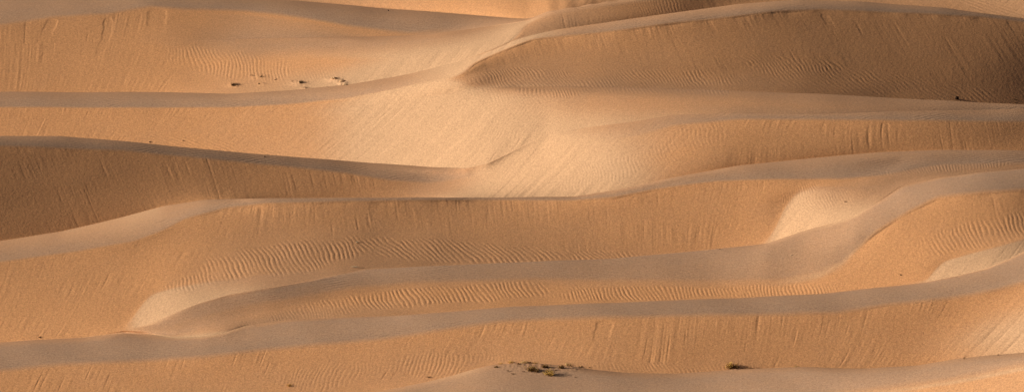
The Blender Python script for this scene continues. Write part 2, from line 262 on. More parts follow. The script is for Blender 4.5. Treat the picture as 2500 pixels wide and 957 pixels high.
        (off(B_A, 14), {0: (.55, .0, 0), 350: (.53, .04, .0), 470: (.4, -.02, .0), 600: (.22, .0, .3), 800: (.24, -.02, .3), 950: (.34, -.04, .1), 1100: (.3, -.02, .8), 1250: (.2, .16, .6), 1330: (.05, .14, .5), 2500: (.2, .2, .4)}),
        (off(B_A, 4), {0: (.5, -.02, .1), 350: (.52, .0, .0), 470: (.46, -.06, .0), 600: (.42, -.06, .0), 800: (.44, -.08, .0), 950: (.4, -.08, .2), 1100: (.3, -.04, .8), 1250: (.15, .16, .6), 1330: (.0, .14, .5), 2500: (.2, .2, .4)}),
        (off(B_A, -6), {0: (.26, .06, .8), 350: (.24, .0, .9), 470: (.26, -.06, .9), 600: (.24, -.06, .95), 800: (.24, -.1, .95), 950: (.24, -.1, .95), 1100: (.22, -.06, .9), 1250: (.05, .14, .6), 1330: (-.05, .14, .5), 2500: (.1, .2, .5)}),
        (Y_A, {0: (S, .0, .9), 600: (S, -.02, .9), 900: (S, -.06, .9), 1200: (S, -.02, .9), 1280: (S, .1, .6), 1400: (S, .1, .5), 2500: (S, .1, .5)}),
    ]),
    ('Z', Y_Z, {-420: 1, 2920: 1}, {0: 8}, [
        (None, {0: (.4, .1, .3), 700: (.3, .1, .4), 900: (.35, .12, .3), 1100: (.48, .08, .1), 1300: (.5, .1, .1), 1600: (.4, .2, .4), 2500: (.4, .2, .3)}),
        (off(Y_Z, 20), {0: (.45, .1, .1), 1300: (.5, .1, .1), 2500: (.45, .1, .1)}),
        (Y_Z, {0: (.1, .1, .1), 2500: (.1, .1, .1)}),
    ]),
]

NL = len(LAYERS)
tops = [curve(Y_0, 0)] + [curve(L[1], 7) for L in LAYERS]
for k in range(1, NL + 1):
    tops[k] = np.minimum(tops[k], tops[k - 1] - 3.0)


def keyed(d, us, i=None):
    ks = sorted(d)
    vals = [d[k] if i is None else d[k][i] for k in ks]
    y = np.interp(U_FINE, ks, vals)
    y = gauss1(y, 22 if i is not None else 6, 0)
    return np.interp(us, U_FINE, y)


def layer_fields(k, us, wgrid):
    """v, sy, sx, g on (row, col) grid of layer k"""
    bot = np.interp(us, U_FINE, tops[k]) - DELTA(k, us)
    top = np.interp(us, U_FINE, tops[k + 1])
    levels = LAYERS[k][4]
    n = len(levels)
    lw = np.zeros((n, len(us)))
    va = np.zeros((n, 3, len(us)))
    thick = np.maximum(bot - top, 0.5)
    for i, (c, d) in enumerate(levels):
        if i == 0:
            lw[i] = 0
        elif i == n - 1:
            lw[i] = 1
        else:
            cv = np.interp(us, U_FINE, curve(c, 7))
            lw[i] = np.clip((bot - cv) / thick, 0.01 * i, 1 - 0.01 * (n - 1 - i))
        for j in range(3):
            va[i, j] = keyed(d, us, j)
        if True:
            pass
    # the rounded tops take a smaller coarse-grain share, so are paler than the brinks
    if LAYERS[k][0] != 'Z':
        va[n - 1, 2] = np.where(va[n - 1, 2] > .6, va[n - 1, 2] * .68, va[n - 1, 2])
    # a hidden-edge crest runs exactly along its own outline, so its tilt follows from the outline
    cc = cutv(k, us)
    outline = -np.gradient(gauss1(np.interp(us, U_FINE, tops[k + 1]), 2, 0), us) / TILT
    va[:, 1] *= TILT
    va[n - 1, 1] = va[n - 1, 1] * (1 - cc) + outline * TILT * cc  # TILT cancels here
    for i in range(1, n - 1):
        lw[i] = np.maximum(lw[i], lw[i - 1] + 0.008)
    v = bot[None, :] - wgrid[:, None] * thick[None, :]
    _, tt = ray(us[None, :] + 0 * v, v)
    # tangent level: where the hint says S (blend is marked by strongly negative numbers)
    tl = np.interp(us, us, tt[-1])
    sil = va[:, 0] < -0.3
    for i in range(n):
        # smoothed keys between S and ordinary slopes: clamp to just above the line of sight
        va[i, 0] = np.maximum(va[i, 0], -tl + 0.10)
    out = np.zeros((3,) + v.shape)
    W = wgrid[:, None]
    for i in range(n - 1):
        a, b = lw[i][None], lw[i + 1][None]
        m = (W >= a) & (W <= b) if i < n - 2 else (W >= a)
        f = np.clip((W - a) / np.maximum(b - a, 1e-6), 0, 1)
        f = f * f * (3 - 2 * f) * 0.5 + f * 0.5
        for j in range(3):
            val = va[i, j][None] * (1 - f) + va[i + 1, j][None] * f
            out[j] = np.where(m, val, out[j])
    return v, out[0], out[1], out[2]


def cutv(k, us):
    return np.clip(keyed(LAYERS[k][2], us), 0, 1)


def DELTA(k, us):
    """where dunes join without a hidden trough the next one starts a little higher in the slope"""
    if k == 0:
        return 0 * us
    return 0.4 + 1.6 * (1 - cutv(k - 1, us))


# ---- coarse solve for log depth
US = np.arange(-400, 2901, 8.0)
nU = len(US)
rows_k = []
wg = []
for k in range(NL):
    th = np.max(tops[k] - tops[k + 1])
    n = int(np.clip(th / 5.0, 10, 60))
    rows_k.append(n)
    wg.append(np.linspace(0, 1, n))
R0 = np.concatenate([[0], np.cumsum(rows_k)])
NR = R0[-1]
V = np.zeros((NR, nU)); SY = V.copy(); SX = V.copy(); GR = V.copy()
for k in range(NL):
    v, a, b, g = layer_fields(k, US, wg[k])
    sl = slice(R0[k], R0[k + 1])
    V[sl], SY[sl], SX[sl], GR[sl] = v, a, b, g
for k in range(NL):
    sl = slice(R0[k], R0[k + 1])
    SX[sl] = gauss1(SX[sl], 1.5, 1)
TAU, TT = ray(US[None, :] + 0 * V, V)
den = np.maximum(SY + TT + SX * TAU, 0.09)


def edge(i0, i1):
    d = 0.5 * (den[i0] + den[i1])
    sx = 0.5 * (SX[i0] + SX[i1])
    return -((TT[i1] - TT[i0]) + sx * (TAU[i1] - TAU[i0])) / d, d


vi0 = (slice(0, NR - 1), slice(None)); vi1 = (slice(1, NR), slice(None))
hi0 = (slice(None), slice(0, nU - 1)); hi1 = (slice(None), slice(1, nU))
tv, dv = edge(vi0, vi1)
thh, dh = edge(hi0, hi1)
wv = np.clip(dv / 0.6, 0.45, 1.1) ** 2
wh = np.clip(dh / 0.6, 0.12, 1.1) ** 2 * 2.5
wv[R0[NL - 1]:] *= .1
wh[R0[NL - 1]:] *= .1
for k in range(NL):
    th = np.maximum(np.interp(US, U_FINE, tops[k] - tops[k + 1]), .5)
    sl = slice(R0[k], R0[k + 1] - 1)
    wv[sl] *= np.clip(24.0 / th, 1, 8)[None, :]       # where two crests run together the sliver between them stays stiff
    sl = slice(R0[k], R0[k + 1])
    wh[sl] *= np.clip(th / 24.0, .12, 1)[None, 1:]
Y_MEAN = 400.0
MINGAP = 4.0
j_join = {}
for k in range(NL - 1):
    r = R0[k + 1] - 1
    c = cutv(k, US)
    gap = keyed(LAYERS[k][3], US) / Y_MEAN
    j0 = tv[r].copy()
    j_join[k] = j0
    tv[r] = j0 * (1 - c) + gap * c
    wv[r] = 3.0 * (1 - c) ** 3 + 0.0006
L = np.zeros((NR, nU))
L[1:] = np.cumsum(tv.mean(axis=1))[:, None]
L += math.log(332.0)


def Aop(x):
    y = np.zeros_like(x)
    d = (x[1:] - x[:-1]) * wv
    y[1:] += d; y[:-1] -= d
    d = (x[:, 1:] - x[:, :-1]) * wh
    y[:, 1:] += d; y[:, :-1] -= d
    return y + 1e-6 * x


def solve(L, iters):
    b = np.zeros_like(L)
    d = tv * wv
    b[1:] += d; b[:-1] -= d
    d = thh * wh
    b[:, 1:] += d; b[:, :-1] -= d
    b += 1e-6 * math.log(385.0)
    diag = np.full_like(L, 1e-6)
    diag[1:] += wv; diag[:-1] += wv
    diag[:, 1:] += wh; diag[:, :-1] += wh
    res = b - Aop(L)
    zz = res / diag
    p = zz.copy()
    rz = (res * zz).sum()
    for it in range(iters):
        Ap = Aop(p)
        al = rz / (p * Ap).sum()
        L = L + al * p
        res = res - al * Ap
        zz = res / diag
        rz2 = (res * zz).sum()
        p = zz + (rz2 / rz) * p
        rz = rz2
    print('residual', np.abs(res).max())
    return L


L = solve(L, 3200)
for outer in range(5):
    # a hidden trough must have some width: hold it open where the slopes alone would close it
    for k in range(NL - 1):
        r = R0[k + 1] - 1
        c = cutv(k, US)
        gmin = (MINGAP * np.clip(keyed(LAYERS[k][3], US) / 6.0, .03, 1.3)) / Y_MEAN
        g = L[r + 1] - L[r]
        bad = (g < gmin) & (c > .05)
        sel = gauss1(bad.astype(float), 2, 0)
        wv[r] = np.maximum(wv[r], np.where(sel > .02, .05 * (outer + 1) * np.minimum(1, sel * 1.5) * c, 0))
        tv[r] = np.where(sel > .02, np.maximum(tv[r] * 0 + gmin * c + j_join[k] * (1 - c), 0.0001), tv[r])
    L = solve(L, 900)
L -= L[R0[2], :].mean() - math.log(345.0)
YS = np.exp(L)
for k in range(NL - 1):
    r = R0[k + 1] - 1
    g = YS[r + 1] - YS[r]
    z = CAM_Z - TT[r] * YS[r]
    print(LAYERS[k][0], 'gap@', [(int(US[i]), round(float(g[i]), 1)) for i in range(0, nU, 32)], 'min', round(float(g.min()), 2), 'Y', YS[r].min().round(0), YS[r].max().round(0), 'z', z.min().round(1), z.max().round(1))
    # hidden troughs never run backwards


# ------------------------------------------------------------------ fine surface
def cubic_up(a, pos, axis):
    a = np.moveaxis(a, axis, 0)
    n = a.shape[0]
    i = np.clip(np.floor(pos).astype(int), 0, n - 2)
    f = pos - i
    ext = np.concatenate([2 * a[:1] - a[1:2], a, 2 * a[-1:] - a[-2:-1]], 0)
    p0, p1, p2, p3 = ext[i], ext[i + 1], ext[i + 2], ext[i + 3]
    f = f.reshape((-1,) + (1,) * (a.ndim - 1))
    o = 0.5 * (2 * p1 + (p2 - p0) * f + (2 * p0 - 5 * p1 + 4 * p2 - p3) * f ** 2 + (3 * p1 - p0 - 3 * p2 + p3) * f ** 3)
    return np.moveaxis(o, 0, axis)


UF = np.concatenate([np.arange(-400, -40, 6.0), np.arange(-40, 2540, 1.7), np.arange(2540, 2900, 6.0)])
NUF = len(UF)
cpos = (UF - US[0]) / 8.0
NHID = 7
blocks = []          # dicts of arrays rows x NUF
for k in range(NL):
    th = np.max((tops[k] - tops[k + 1])[300:2960])
    n = int(np.clip(th / 1.9, 16, 400))
    if k == NL - 1:
        n = 60
    w = np.linspace(0, 1, n)
    v, a, bb, g = layer_fields(k, UF, w)
    bb = gauss1(bb, 6, 1)
    Lk = L[R0[k]:R0[k + 1]]
    Lf = cubic_up(cubic_up(Lk, w * (rows_k[k] - 1), 0), cpos, 1)
    tau, tt = ray(UF[None, :] + 0 * v, v)
    Yv = np.exp(Lf)
    thick = np.maximum((tops[k] - tops[k + 1]), .5)
    pale = sstep(.16, .40, bb) * sstep(.08, .35, g) * (1 - sstep(.72, .9, g))  # sunlight painted into the colour: faces tilted left, sunward, turn paler
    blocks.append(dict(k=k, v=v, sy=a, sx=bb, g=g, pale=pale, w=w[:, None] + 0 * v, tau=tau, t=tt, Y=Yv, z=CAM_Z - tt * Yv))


def interp_keys(d):
    ks = sorted(d)
    return np.interp(UF, ks, [d[q] for q in ks])


# streaks of sand run down the slip faces: carry a coordinate down the fall line
for B in blocks:
    m2 = B['sx'] ** 2 + np.maximum(B['sy'], 0.05) ** 2
    q = -B['sx'] / (np.maximum(m2, 0.1) + 0.27 * np.maximum(B['sy'], 0.05))
    q = gauss1(gauss1(q, 4, 0), 20, 1)
    q = np.clip(np.where(q < 0, 2.3 * q, .95 * q), -1.15, 1.3)
    c = np.zeros_like(q)
    s = np.zeros_like(q)
    n = q.shape[0]
    c[-1] = UF
    for r in range(n - 2, -1, -1):
        dvv = B['v'][r] - B['v'][r + 1]
        c[r] = np.interp(UF - q[r] * dvv, UF, c[r + 1])
        s[r] = s[r + 1] + dvv
    B['c'], B['s'], B['q'] = c, s, q

# wind ripples: (polygon-like soft ellipse cu, cv, ru, rv, tilt), direction of the ripple lines (du, dv), wavelength, height
RIP = [
    (2200, 226, 420, 22, .09, 1.0, .62, 9, .016, 'E'), (1380, 205, 330, 18, .02, .8, 1.0, 9, .018, 'E'), (1950, 176, 120, 30, .1, .75, 1.0, 9.5, .022, 'E'),
    (1230, 238, 110, 20, .15, .6, 1.0, 9, .016, 'F'), (1180, 380, 200, 34, .0, 1.0, -.9, 6.5, .006, 'F'),
    # cu, cv, ru, rv, tilt dv/du, line du, line dv, lambda px, amp m, layers
    (690, 632, 210, 40, -.12, .60, 1.0, 13, .030, 'G'), (520, 672, 130, 22, -.3, .5, 1.0, 12, .026, 'G'),
    (1080, 612, 340, 28, .06, 1.0, .85, 11.5, .030, 'G'), (1420, 622, 180, 14, .02, 1.0, .8, 10, .022, 'G'),
    (2010, 178, 200, 34, .16, 1.0, .72, 9.5, .030, 'E'), (2260, 215, 240, 26, .14, 1.0, .52, 9, .024, 'E'), (1620, 190, 240, 22, .03, .8, 1.0, 9, .020, 'E'),
    (1300, 185, 140, 20, .05, .9, 1.0, 8, .014, 'E'), (1290, 228, 130, 13, .0, .5, 1.0, 10, .022, 'FE'), (1600, 222, 300, 9, .01, .5, 1.0, 10, .012, 'F'),
    (1270, 300, 90, 42, -.3, -.8, 1.0, 9, .018, 'F'), (1130, 300, 130, 70, -.5, -1, 1.1, 7, .006, 'F'),
    (560, 158, 170, 36, .15, .32, 1.0, 10.5, .026, 'B'), (760, 176, 100, 24, .0, .35, 1.0, 9.5, .014, 'B'), (640, 208, 170, 14, .0, .5, 1.0, 9, .008, 'B'),
    (1080, 722, 320, 24, -.07, .58, 1.0, 12.5, .030, 'H'), (1560, 716, 240, 18, -.02, .52, 1.0, 11, .028, 'H'), (1900, 710, 190, 17, -.02, .12, 1.0, 11, .028, 'H'),
    (730, 768, 200, 20, -.12, .4, 1.0, 9.5, .012, 'H'), (1870, 688, 140, 10, -.03, 1, -.2, 6, .006, 'H'),
    (2400, 570, 170, 38, -.22, .55, 1.0, 13.5, .026, 'H'), (2300, 590, 90, 26, -.2, .35, 1.0, 11, .018, 'H'),
    (2010, 490, 110, 24, -.15, .5, 1.0, 8.5, .018, 'GH'), (2300, 412, 190, 10, -.07, .5, 1.0, 8.5, .014, 'G'), (1960, 470, 50, 22, -.3, .2, 1.0, 8, .022, 'G'),
    (1060, 890, 120, 34, -.05, -.3, 1.0, 12.5, .020, 'J'), (800, 915, 150, 34, -.1, -.35, 1.0, 12, .014, 'J'), (1650, 898, 260, 13, .02, .55, 1.0, 10.5, .014, 'J'), (1240, 870, 130, 12, .02, .1, 1.0, 10, .012, 'J'),
    (1500, 412, 150, 34, -.25, .15, 1.0, 11, .014, 'D'), (1490, 385, 170, 46, -.6, 1.0, -.75, 7, .010, 'D'), (1690, 340, 120, 40, -.4, .3, 1.0, 12, .012, 'D'), (1250, 430, 220, 50, -.3, 1.0, -.85, 6.5, .005, 'D'),
    (560, 366, 210, 20, .16, 1.0, .42, 7, .014, 'F'), (980, 385, 140, 22, .1, 1.0, .35, 6.5, .008, 'F'),
    (1030, 28, 240, 16, .11, 1.0, .33, 7.5, .016, 'Z'), (2420, 20, 100, 24, .3, 1.0, .35, 7, .016, 'B'), (1600, 12, 80, 26, 0, .4, 1.0, 9, .014, 'B'),
    # fine lines along the lower edge of the wind-packed crowns
    (300, 592, 330, 26, -.22, 1.0, -.17, 5.6, .011, 'G'), (430, 545, 140, 30, -.4, 1.0, -.33, 6.0, .013, 'G'), (1720, 437, 190, 14, -.18, 1.0, -.12, 5.4, .010, 'G'), (560, 500, 200, 9, -.1, 1.0, -.12, 5.5, .008, 'G'),
    (250, 345, 330, 17, .1, 1.0, .10, 5.6, .008, 'D'), (700, 395, 250, 14, .11, 1.0, .12, 5.4, .008, 'D'), (1690, 300, 130, 16, -.25, 1.0, -.3, 6, .012, 'D'),
    (250, 885, 380, 18, -.06, 1.0, -.13, 5.8, .010, 'J'), (700, 845, 280, 18, -.14, 1.0, -.24, 6, .010, 'J'), (1120, 795, 270, 16, -.11, 1.0, -.26, 6.2, .011, 'J'), (1750, 762, 420, 12, -.02, 1.0, -.15, 5.6, .008, 'J'), (2350, 715, 160, 16, -.27, 1.0, -.35, 5.6, .010, 'J'),
    (1880, 24, 260, 14, -.1, 1.0, -.17, 5.8, .011, 'E'), (1450, 78, 190, 11, -.15, 1.0, -.2, 5.6, .008, 'E'), (2300, 33, 220, 12, .1, 1.0, .1, 5.6, .008, 'E'), (300, 250, 400, 9, 0, 1.0, -.05, 5.2, .006, 'E'), (850, 235, 170, 9, -.15, 1.0, -.2, 5.4, .007, 'E'),
    (90, 46, 150, 16, -.1, 1.0, -.14, 6, .010, 'A'), (800, 700, 260, 26, -.12, 1.0, -.15, 6, .005, 'H'), (2330, 470, 180, 16, -.08, 1.0, -.12, 5.6, .007, 'H'), (1960, 600, 130, 40, -.5, 1.0, -.6, 6, .004, 'H'),
    (2000, 940, 420, 14, -.05, 1.0, -.12, 5.6, .005, 'K'),
]
SCARPS = [  # little slumped patches on slip faces: u, v top, width, length px, depth m, layer
    (128, 48, 22, 120, .10, 'B'), (128, 48, 22, 70, .10, 'A'), (266, 42, 16, 150, .09, 'A'), (266, 60, 16, 150, .06, 'B'), (385, 22, 34, 90, .10, 'A'), (1478, 782, 30, 95, .10, 'J'),
    (820, 385, 10, 60, .05, 'G'), (600, 268, 14, 60, .05, 'F'), (90, 268, 12, 60, .05, 'F'), (480, 268, 16, 70, .04, 'F'), (2160, 300, 14, 44, .05, 'D'), (2010, 302, 10, 40, .05, 'D'),
    (865, 428, 12, 40, .05, 'D'), (2010, 35, 14, 60, .06, 'E'), (1730, 50, 10, 50, .05, 'E'), (640, 505, 12, 45, .06, 'G'),
]
FLUTE = {'E': 1.0, 'G': .7, 'D': .6, 'J': .15, 'H': .4}


def LIPS(name):
    r = {'E': (1130, 1190, 3000, 3001), 'G': (380, 620, 1500, 1900), 'D': (-500, -499, 500, 900), 'H': (2060, 2180, 3000, 3001), 'J': (1500, 1900, 3000, 3001)}[name]
    return sstep(r[0], r[1], UF) * (1 - sstep(r[2], r[3], UF)) * (.45 if name in 'JD' else 1.0)


BRINK = {'E': B_E, 'G': B_G, 'D': B_D, 'J': B_J, 'H': B_H}
for B in blocks:
    k = B['k']
    name = LAYERS[k][0]
    uu = UF[None, :] + 0 * B['v']
    v = B['v']
    steep = np.hypot(B['sx'], np.maximum(B['sy'], 0))
    slip = sstep(.38, .5, steep) * (1 - sstep(.6, .85, B['g']))
    h = np.zeros_like(v)
    # rippled hollows are smoother than slip faces; collect how rippled each place is
    rip = np.zeros_like(v)
    ripsum = np.zeros_like(v)
    wx = pnoise(uu / 55, v / 34, 3 + k) * 4.2 + pnoise(uu / 19, v / 13, 9 + k) * 1.5
    wb = pnoise(uu / 130, v / 60, 21 + k) * 14
    brk = 0.72 + 0.5 * pnoise(uu / 40, v / 22, 15 + k)
    for j, (cu, cv, ru, rv, tl, du, dv_, lam, amp, lay) in enumerate(RIP):
        if name not in lay:
            continue
        e = ((uu - cu) / ru) ** 2 + ((v - cv - tl * (uu - cu)) / rv) ** 2
        e = e + 0.5 * pnoise(uu / 60, v / 25, 40 + j)
        mk = 1 - sstep(.45, 1.15, e)
        if mk.max() <= 0:
            continue
        if lam > 6.4:
            mk = mk * (1 - .85 * ripsum)
            ripsum = np.maximum(ripsum, mk)
        nl = math.hypot(du, dv_)
        nx, ny = dv_ / nl, -du / nl
        soft = 1.0 if lam > 7 else .45
        lam = lam * .8 if lam > 7 else lam
        ph = 2 * math.pi * ((uu + wb * soft) * nx + (v + .3 * wb * soft) * ny + wx * soft) / lam
        h += (.52 if lam > 6.4 else .9) * amp * np.clip(brk, .15, 1.2) * mk * (np.sin(ph) + .25 * np.sin(2 * ph + .9))
        rip = np.maximum(rip, mk * (amp > .012))
    crown = sstep(.55, .85, B['g']) * (1 - .8 * B['pale'])
    for a_, lam, amp, sc in ((-.16, 5.4, .0115, 1), (.10, 6.2, .006, 2)):
        nx, ny = -a_ / math.hypot(1, a_), 1 / math.hypot(1, a_)
        pp = 2 * math.pi * (uu * nx + v * ny + 1.6 * pnoise(uu / 34, v / 18, 170 + sc + k) + 5 * pnoise(uu / 150, v / 70, 175 + k)) / lam
        h += amp * crown * np.clip(.5 + 1.2 * pnoise(uu / 110, v / 30, 180 + sc + k), .1, 1.3) * np.sin(pp)
    c, s = B['c'], B['s']
    st = slip * (1 - .75 * rip)
    lit = .62 + .38 * sstep(-.2, .05, B['sx'])        # faces turned from the sun get shallower streaks, softening grazing light
    # avalanche streaks
    n1 = pnoise(c / 5.2, s / 260.0 + 7, 61 + k)
    n2 = pnoise(c / 15.0, s / 380.0 + 3, 71 + k)
    n3 = pnoise(c / 4.2, s / 160.0, 81 + k)
    n4 = pnoise(c / 7.5, s / 110.0, 86 + k)
    pat = np.clip(.30 + 1.0 * pnoise(uu / 120, v / 60, 91 + k) + .5 * pnoise(uu / 33, v / 40, 92 + k), 0.03, 1.2)
    groove = -np.maximum(0, np.abs(n2) * -1 + .10) * 10
    h += st * pat * lit * (.008 * n1 + .013 * n2 + .005 * n3 - .065 * np.maximum(0, n4 - .38) + .004 * groove)
    h += st * B['pale'] * (.034 * pnoise(c / 36.0, s / 600.0, 88 + k) + .012 * n2 + .006 * n1)
    # broad unevenness, crumbly surface
    h += st * lit * .005 * pnoise(uu / 10, v / 8, 101 + k) + .05 * (1 - .5 * slip) * pnoise(uu / 140, v / 60, 111 + k) + .004 * st * lit * pnoise(uu / 4.6, v / 4.2, 121 + k)
    h += .0035 * pnoise(uu / 4.5, v / 3.2, 131 + k)
    if name in BRINK:
        bc = np.interp(UF, U_FINE, curve(BRINK[name], 5))
        db = v - bc[None, :]
        near = sstep(0, 5, db) * np.exp(-np.maximum(db, 0) / 26.0)
        fl = np.clip(-.1 + 1.9 * pnoise(uu / 90, v / 200, 141 + k), 0, 1.1) * FLUTE[name]
        lip = sstep(0, 3.2, db) * np.exp(-np.maximum(db - 3, 0) / 9.0) * np.clip(LIPS(name), 0, 1)[None, :]
        h -= .075 * lip * np.clip(.7 + .9 * pnoise(uu / 70, 0 * uu + k, 146) + .25 * pnoise(uu / 24, 0 * uu + k, 147), .05, 1.5)
        h += slip * near * fl * (.020 * pnoise(c / 5.0, s / 70.0, 142 + k) + .016 * pnoise(c / 11.0, s / 100.0, 143 + k))
    for (su, sv, sw, sl_, sd, lay) in SCARPS:
        if lay != name:
            continue
        qv = np.interp(su, UF, gauss1(B['q'], 30, 1)[B['q'].shape[0] // 2])
        xl = (uu - su - qv * (v - sv) + 3 * pnoise(uu / 20, v / 14, 151)) / sw
        yl = (v - sv) / sl_
        mk = (1 - sstep(.55, .75, np.abs(xl))) * sstep(-.02, .03, yl - .12 * xl ** 2) * (1 - sstep(.3, 1.0, yl))
        h -= .32 * sd * mk * (1 - .8 * sstep(0, .8, yl))
    B['h'] = h
    B['rip'] = rip

# eroded hummocks of crusted sand round the plants: u, v, half width px, height m, layer
HUM = [(572, 209, 15, .22, 'B'), (632, 189, 18, .14, 'B'), (728, 204, 20, .22, 'B'), (815, 196, 18, .26, 'B'), (838, 206, 15, .22, 'B'), (640, 206, 10, .12, 'B'), (746, 217, 12, .12, 'B'),
       (1255, 890, 44, .10, 'K'), (1330, 895, 60, .12, 'K'), (1400, 898, 30, .08, 'K'), (1785, 899, 18, .10, 'K')]
for (hu, hv, hw, hh, lay) in HUM:
    for B in blocks:
        if LAYERS[B['k']][0] != lay:
            continue
        uu = UF[None, :] + 0 * B['v']
        xl = (uu - hu + 5 * pnoise(uu / 9, B['v'] / 4, 161)) / hw
        yl = (B['v'] - hv + 2 * pnoise(uu / 7, B['v'] / 4, 162)) / (hw * .26)
        B['h'] += .6 * hh * np.exp(-1.2 * (xl ** 2 + yl ** 2)) * (1 + .3 * pnoise(uu / 7, B['v'] / 4, 163))

# ---- assemble rows, filling the hidden troughs behind each crest
rowsX, rowsY, rowsZ, rowsG, rowsP = [], [], [], [], []
for bi, B in enumerate(blocks):
    Yv, z = B['Y'], B['z']
    x = B['tau'] * Yv
    if bi > 0:
        A = blocks[bi - 1]
        c = cutv(bi - 1, UF)
        Y0, z0, t0 = A['Y'][-1], A['z'][-1], A['t'][-1]
        Y1, z1 = Yv[0], z[0]
        dY = np.maximum(Y1 - Y0, .02)
        sec = (z1 - z0) / dY
        m0 = sec * (1 - c) + (-t0 - .05) * c
        m1 = sec * (1 - c) + np.clip(B['sy'][0], .05, .4) * c
        for i in range(1, NHID + 1):
            f = i / (NHID + 1)
            f2, f3 = f * f, f * f * f
            zz_ = (2 * f3 - 3 * f2 + 1) * z0 + (f3 - 2 * f2 + f) * dY * m0 + (3 * f2 - 2 * f3) * z1 + (f3 - f2) * dY * m1
            Yh = Y0 + f * dY
            tau = A['tau'][-1] * (1 - f) + B['tau'][0] * f
            hh = A['h'][-1] * (1 - f) + B['h'][0] * f
            rowsY.append(Yh); rowsX.append(tau * Yh); rowsZ.append(zz_ + hh)
            rowsG.append(A['g'][-1] * (1 - f) + B['g'][0] * f)
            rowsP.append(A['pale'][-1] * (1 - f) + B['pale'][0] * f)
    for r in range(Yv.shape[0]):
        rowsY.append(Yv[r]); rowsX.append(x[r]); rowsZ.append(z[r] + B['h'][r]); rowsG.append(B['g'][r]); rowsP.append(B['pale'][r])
X = np.array(rowsX); Y = np.array(rowsY); Z = np.array(rowsZ); G = np.array(rowsG); PL = np.array(rowsP)


# ---- the desert goes on all round: further dunes joined to the edges of the field
def swell(x, y):
    q = y + 9 * np.sin(x / 47.0) + 5 * np.sin(x / 19.0 + 1.3)
    f = (q / 16.0) % 1.0
    saw = np.where(f < .35, f / .35, (1 - f) / .65)
    return 3.2 * (saw * saw * (3 - 2 * saw)) * (0.7 + .3 * np.sin(x / 63 + y / 31))


def base(x, y):
    return np.interp(y, [0, 150, 320, 430, 900, 6000], [-14, -4, 0, 13, 24, 24]) + swell(x, y)


def extend(X, Y, Z, G, PL):
    # front and back rows
    fr, bk = [], []
    for s in (2, 5, 9, 14, 20, 27, 35, 45, 60, 80, 110, 150, 200, 260, 300):
        y = Y[0] - s
        x = X[0] * (1 - .0 * s)
        f = sstep(0, 25, np.full_like(y, s))
        fr.insert(0, (x, y, Z[0] * (1 - f) + base(x, y) * f))
    for s in (1.5, 3.5, 6, 9, 12, 16, 20, 25, 30, 36, 42, 50, 60, 75, 95, 120, 160, 220, 300, 420, 600, 900, 1400, 2200):
        y = Y[-1] + s
        x = X[-1] * (1 + s / 430)
        f = sstep(0, 40, np.full_like(y, s))
        bk.append((x, y, Z[-1] * (1 - f) + base(x, y) * f))
    X = np.concatenate([[a[0] for a in fr], X, [a[0] for a in bk]])
    Y = np.concatenate([[a[1] for a in fr], Y, [a[1] for a in bk]])
    Z = np.concatenate([[a[2] for a in fr], Z, [a[2] for a in bk]])
    G = np.concatenate([np.repeat(G[:1], len(fr), 0), G, np.repeat(G[-1:], len(bk), 0)])
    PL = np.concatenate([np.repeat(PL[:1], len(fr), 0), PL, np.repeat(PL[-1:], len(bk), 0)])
    lf, rt = [], []
    for s in (1.5, 3, 5, 8, 11, 15, 20, 26, 33, 42, 55, 75, 105, 150, 220, 330, 500, 800, 1300):
        f = sstep(0, 40, s)
        for side, e in ((-1, 0), (1, -1)):
            x = X[:, e] + side * s
            y = Y[:, e]
            col = (x, y, Z[:, e] * (1 - f) + base(x, y) * f, G[:, e], PL[:, e])
            if side < 0:
                lf.insert(0, col)
            else:
                rt.append(col)
    out = []
    for a, M in enumerate((X, Y, Z, G, PL)):
        out.append(np.concatenate([np.array([q[a] for q in lf]).T, M, np.array([q[a] for q in rt]).T], 1))
    return out


X, Y, Z, G, PL = extend(X, Y, Z, G, PL)
nr, nc = X.shape
print('sand grid', nr, nc)
me = bpy.data.meshes.new('sand_dunes')
nv = nr * nc
me.vertices.add(nv)
me.vertices.foreach_set('co', np.stack([X, Y, Z], -1).astype(np.float32).ravel())
idx = np.arange(nv, dtype=np.int32).reshape(nr, nc)
quads = np.stack([idx[:-1, :-1], idx[:-1, 1:], idx[1:, 1:], idx[1:, :-1]], -1).reshape(-1, 4)
nf = len(quads)
me.loops.add(nf * 4)
me.loops.foreach_set('vertex_index', quads.ravel())
me.polygons.add(nf)
me.polygons.foreach_set('loop_start', np.arange(0, nf * 4, 4, dtype=np.int32))
me.polygons.foreach_set('loop_total', np.full(nf, 4, dtype=np.int32))
me.update(calc_edges=True)
me.polygons.foreach_set('use_smooth', np.ones(nf, dtype=bool))
at = me.attributes.new('grain', 'FLOAT', 'POINT')
at.data.foreach_set('value', np.clip(G, 0, 1).astype(np.float32).ravel())
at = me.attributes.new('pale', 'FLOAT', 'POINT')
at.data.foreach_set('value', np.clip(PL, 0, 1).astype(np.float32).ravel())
dunes = bpy.data.objects.new('sand_dunes', me)
COL.objects.link(dunes)
dunes['kind'] = 'structure'


# ------------------------------------------------------------------ sand material
def new_mat(name):
    m = bpy.data.materials.new(name)
    m.use_nodes = True
    return m, m.node_tree.nodes, m.node_tree.links, m.node_tree.nodes['Principled BSDF']


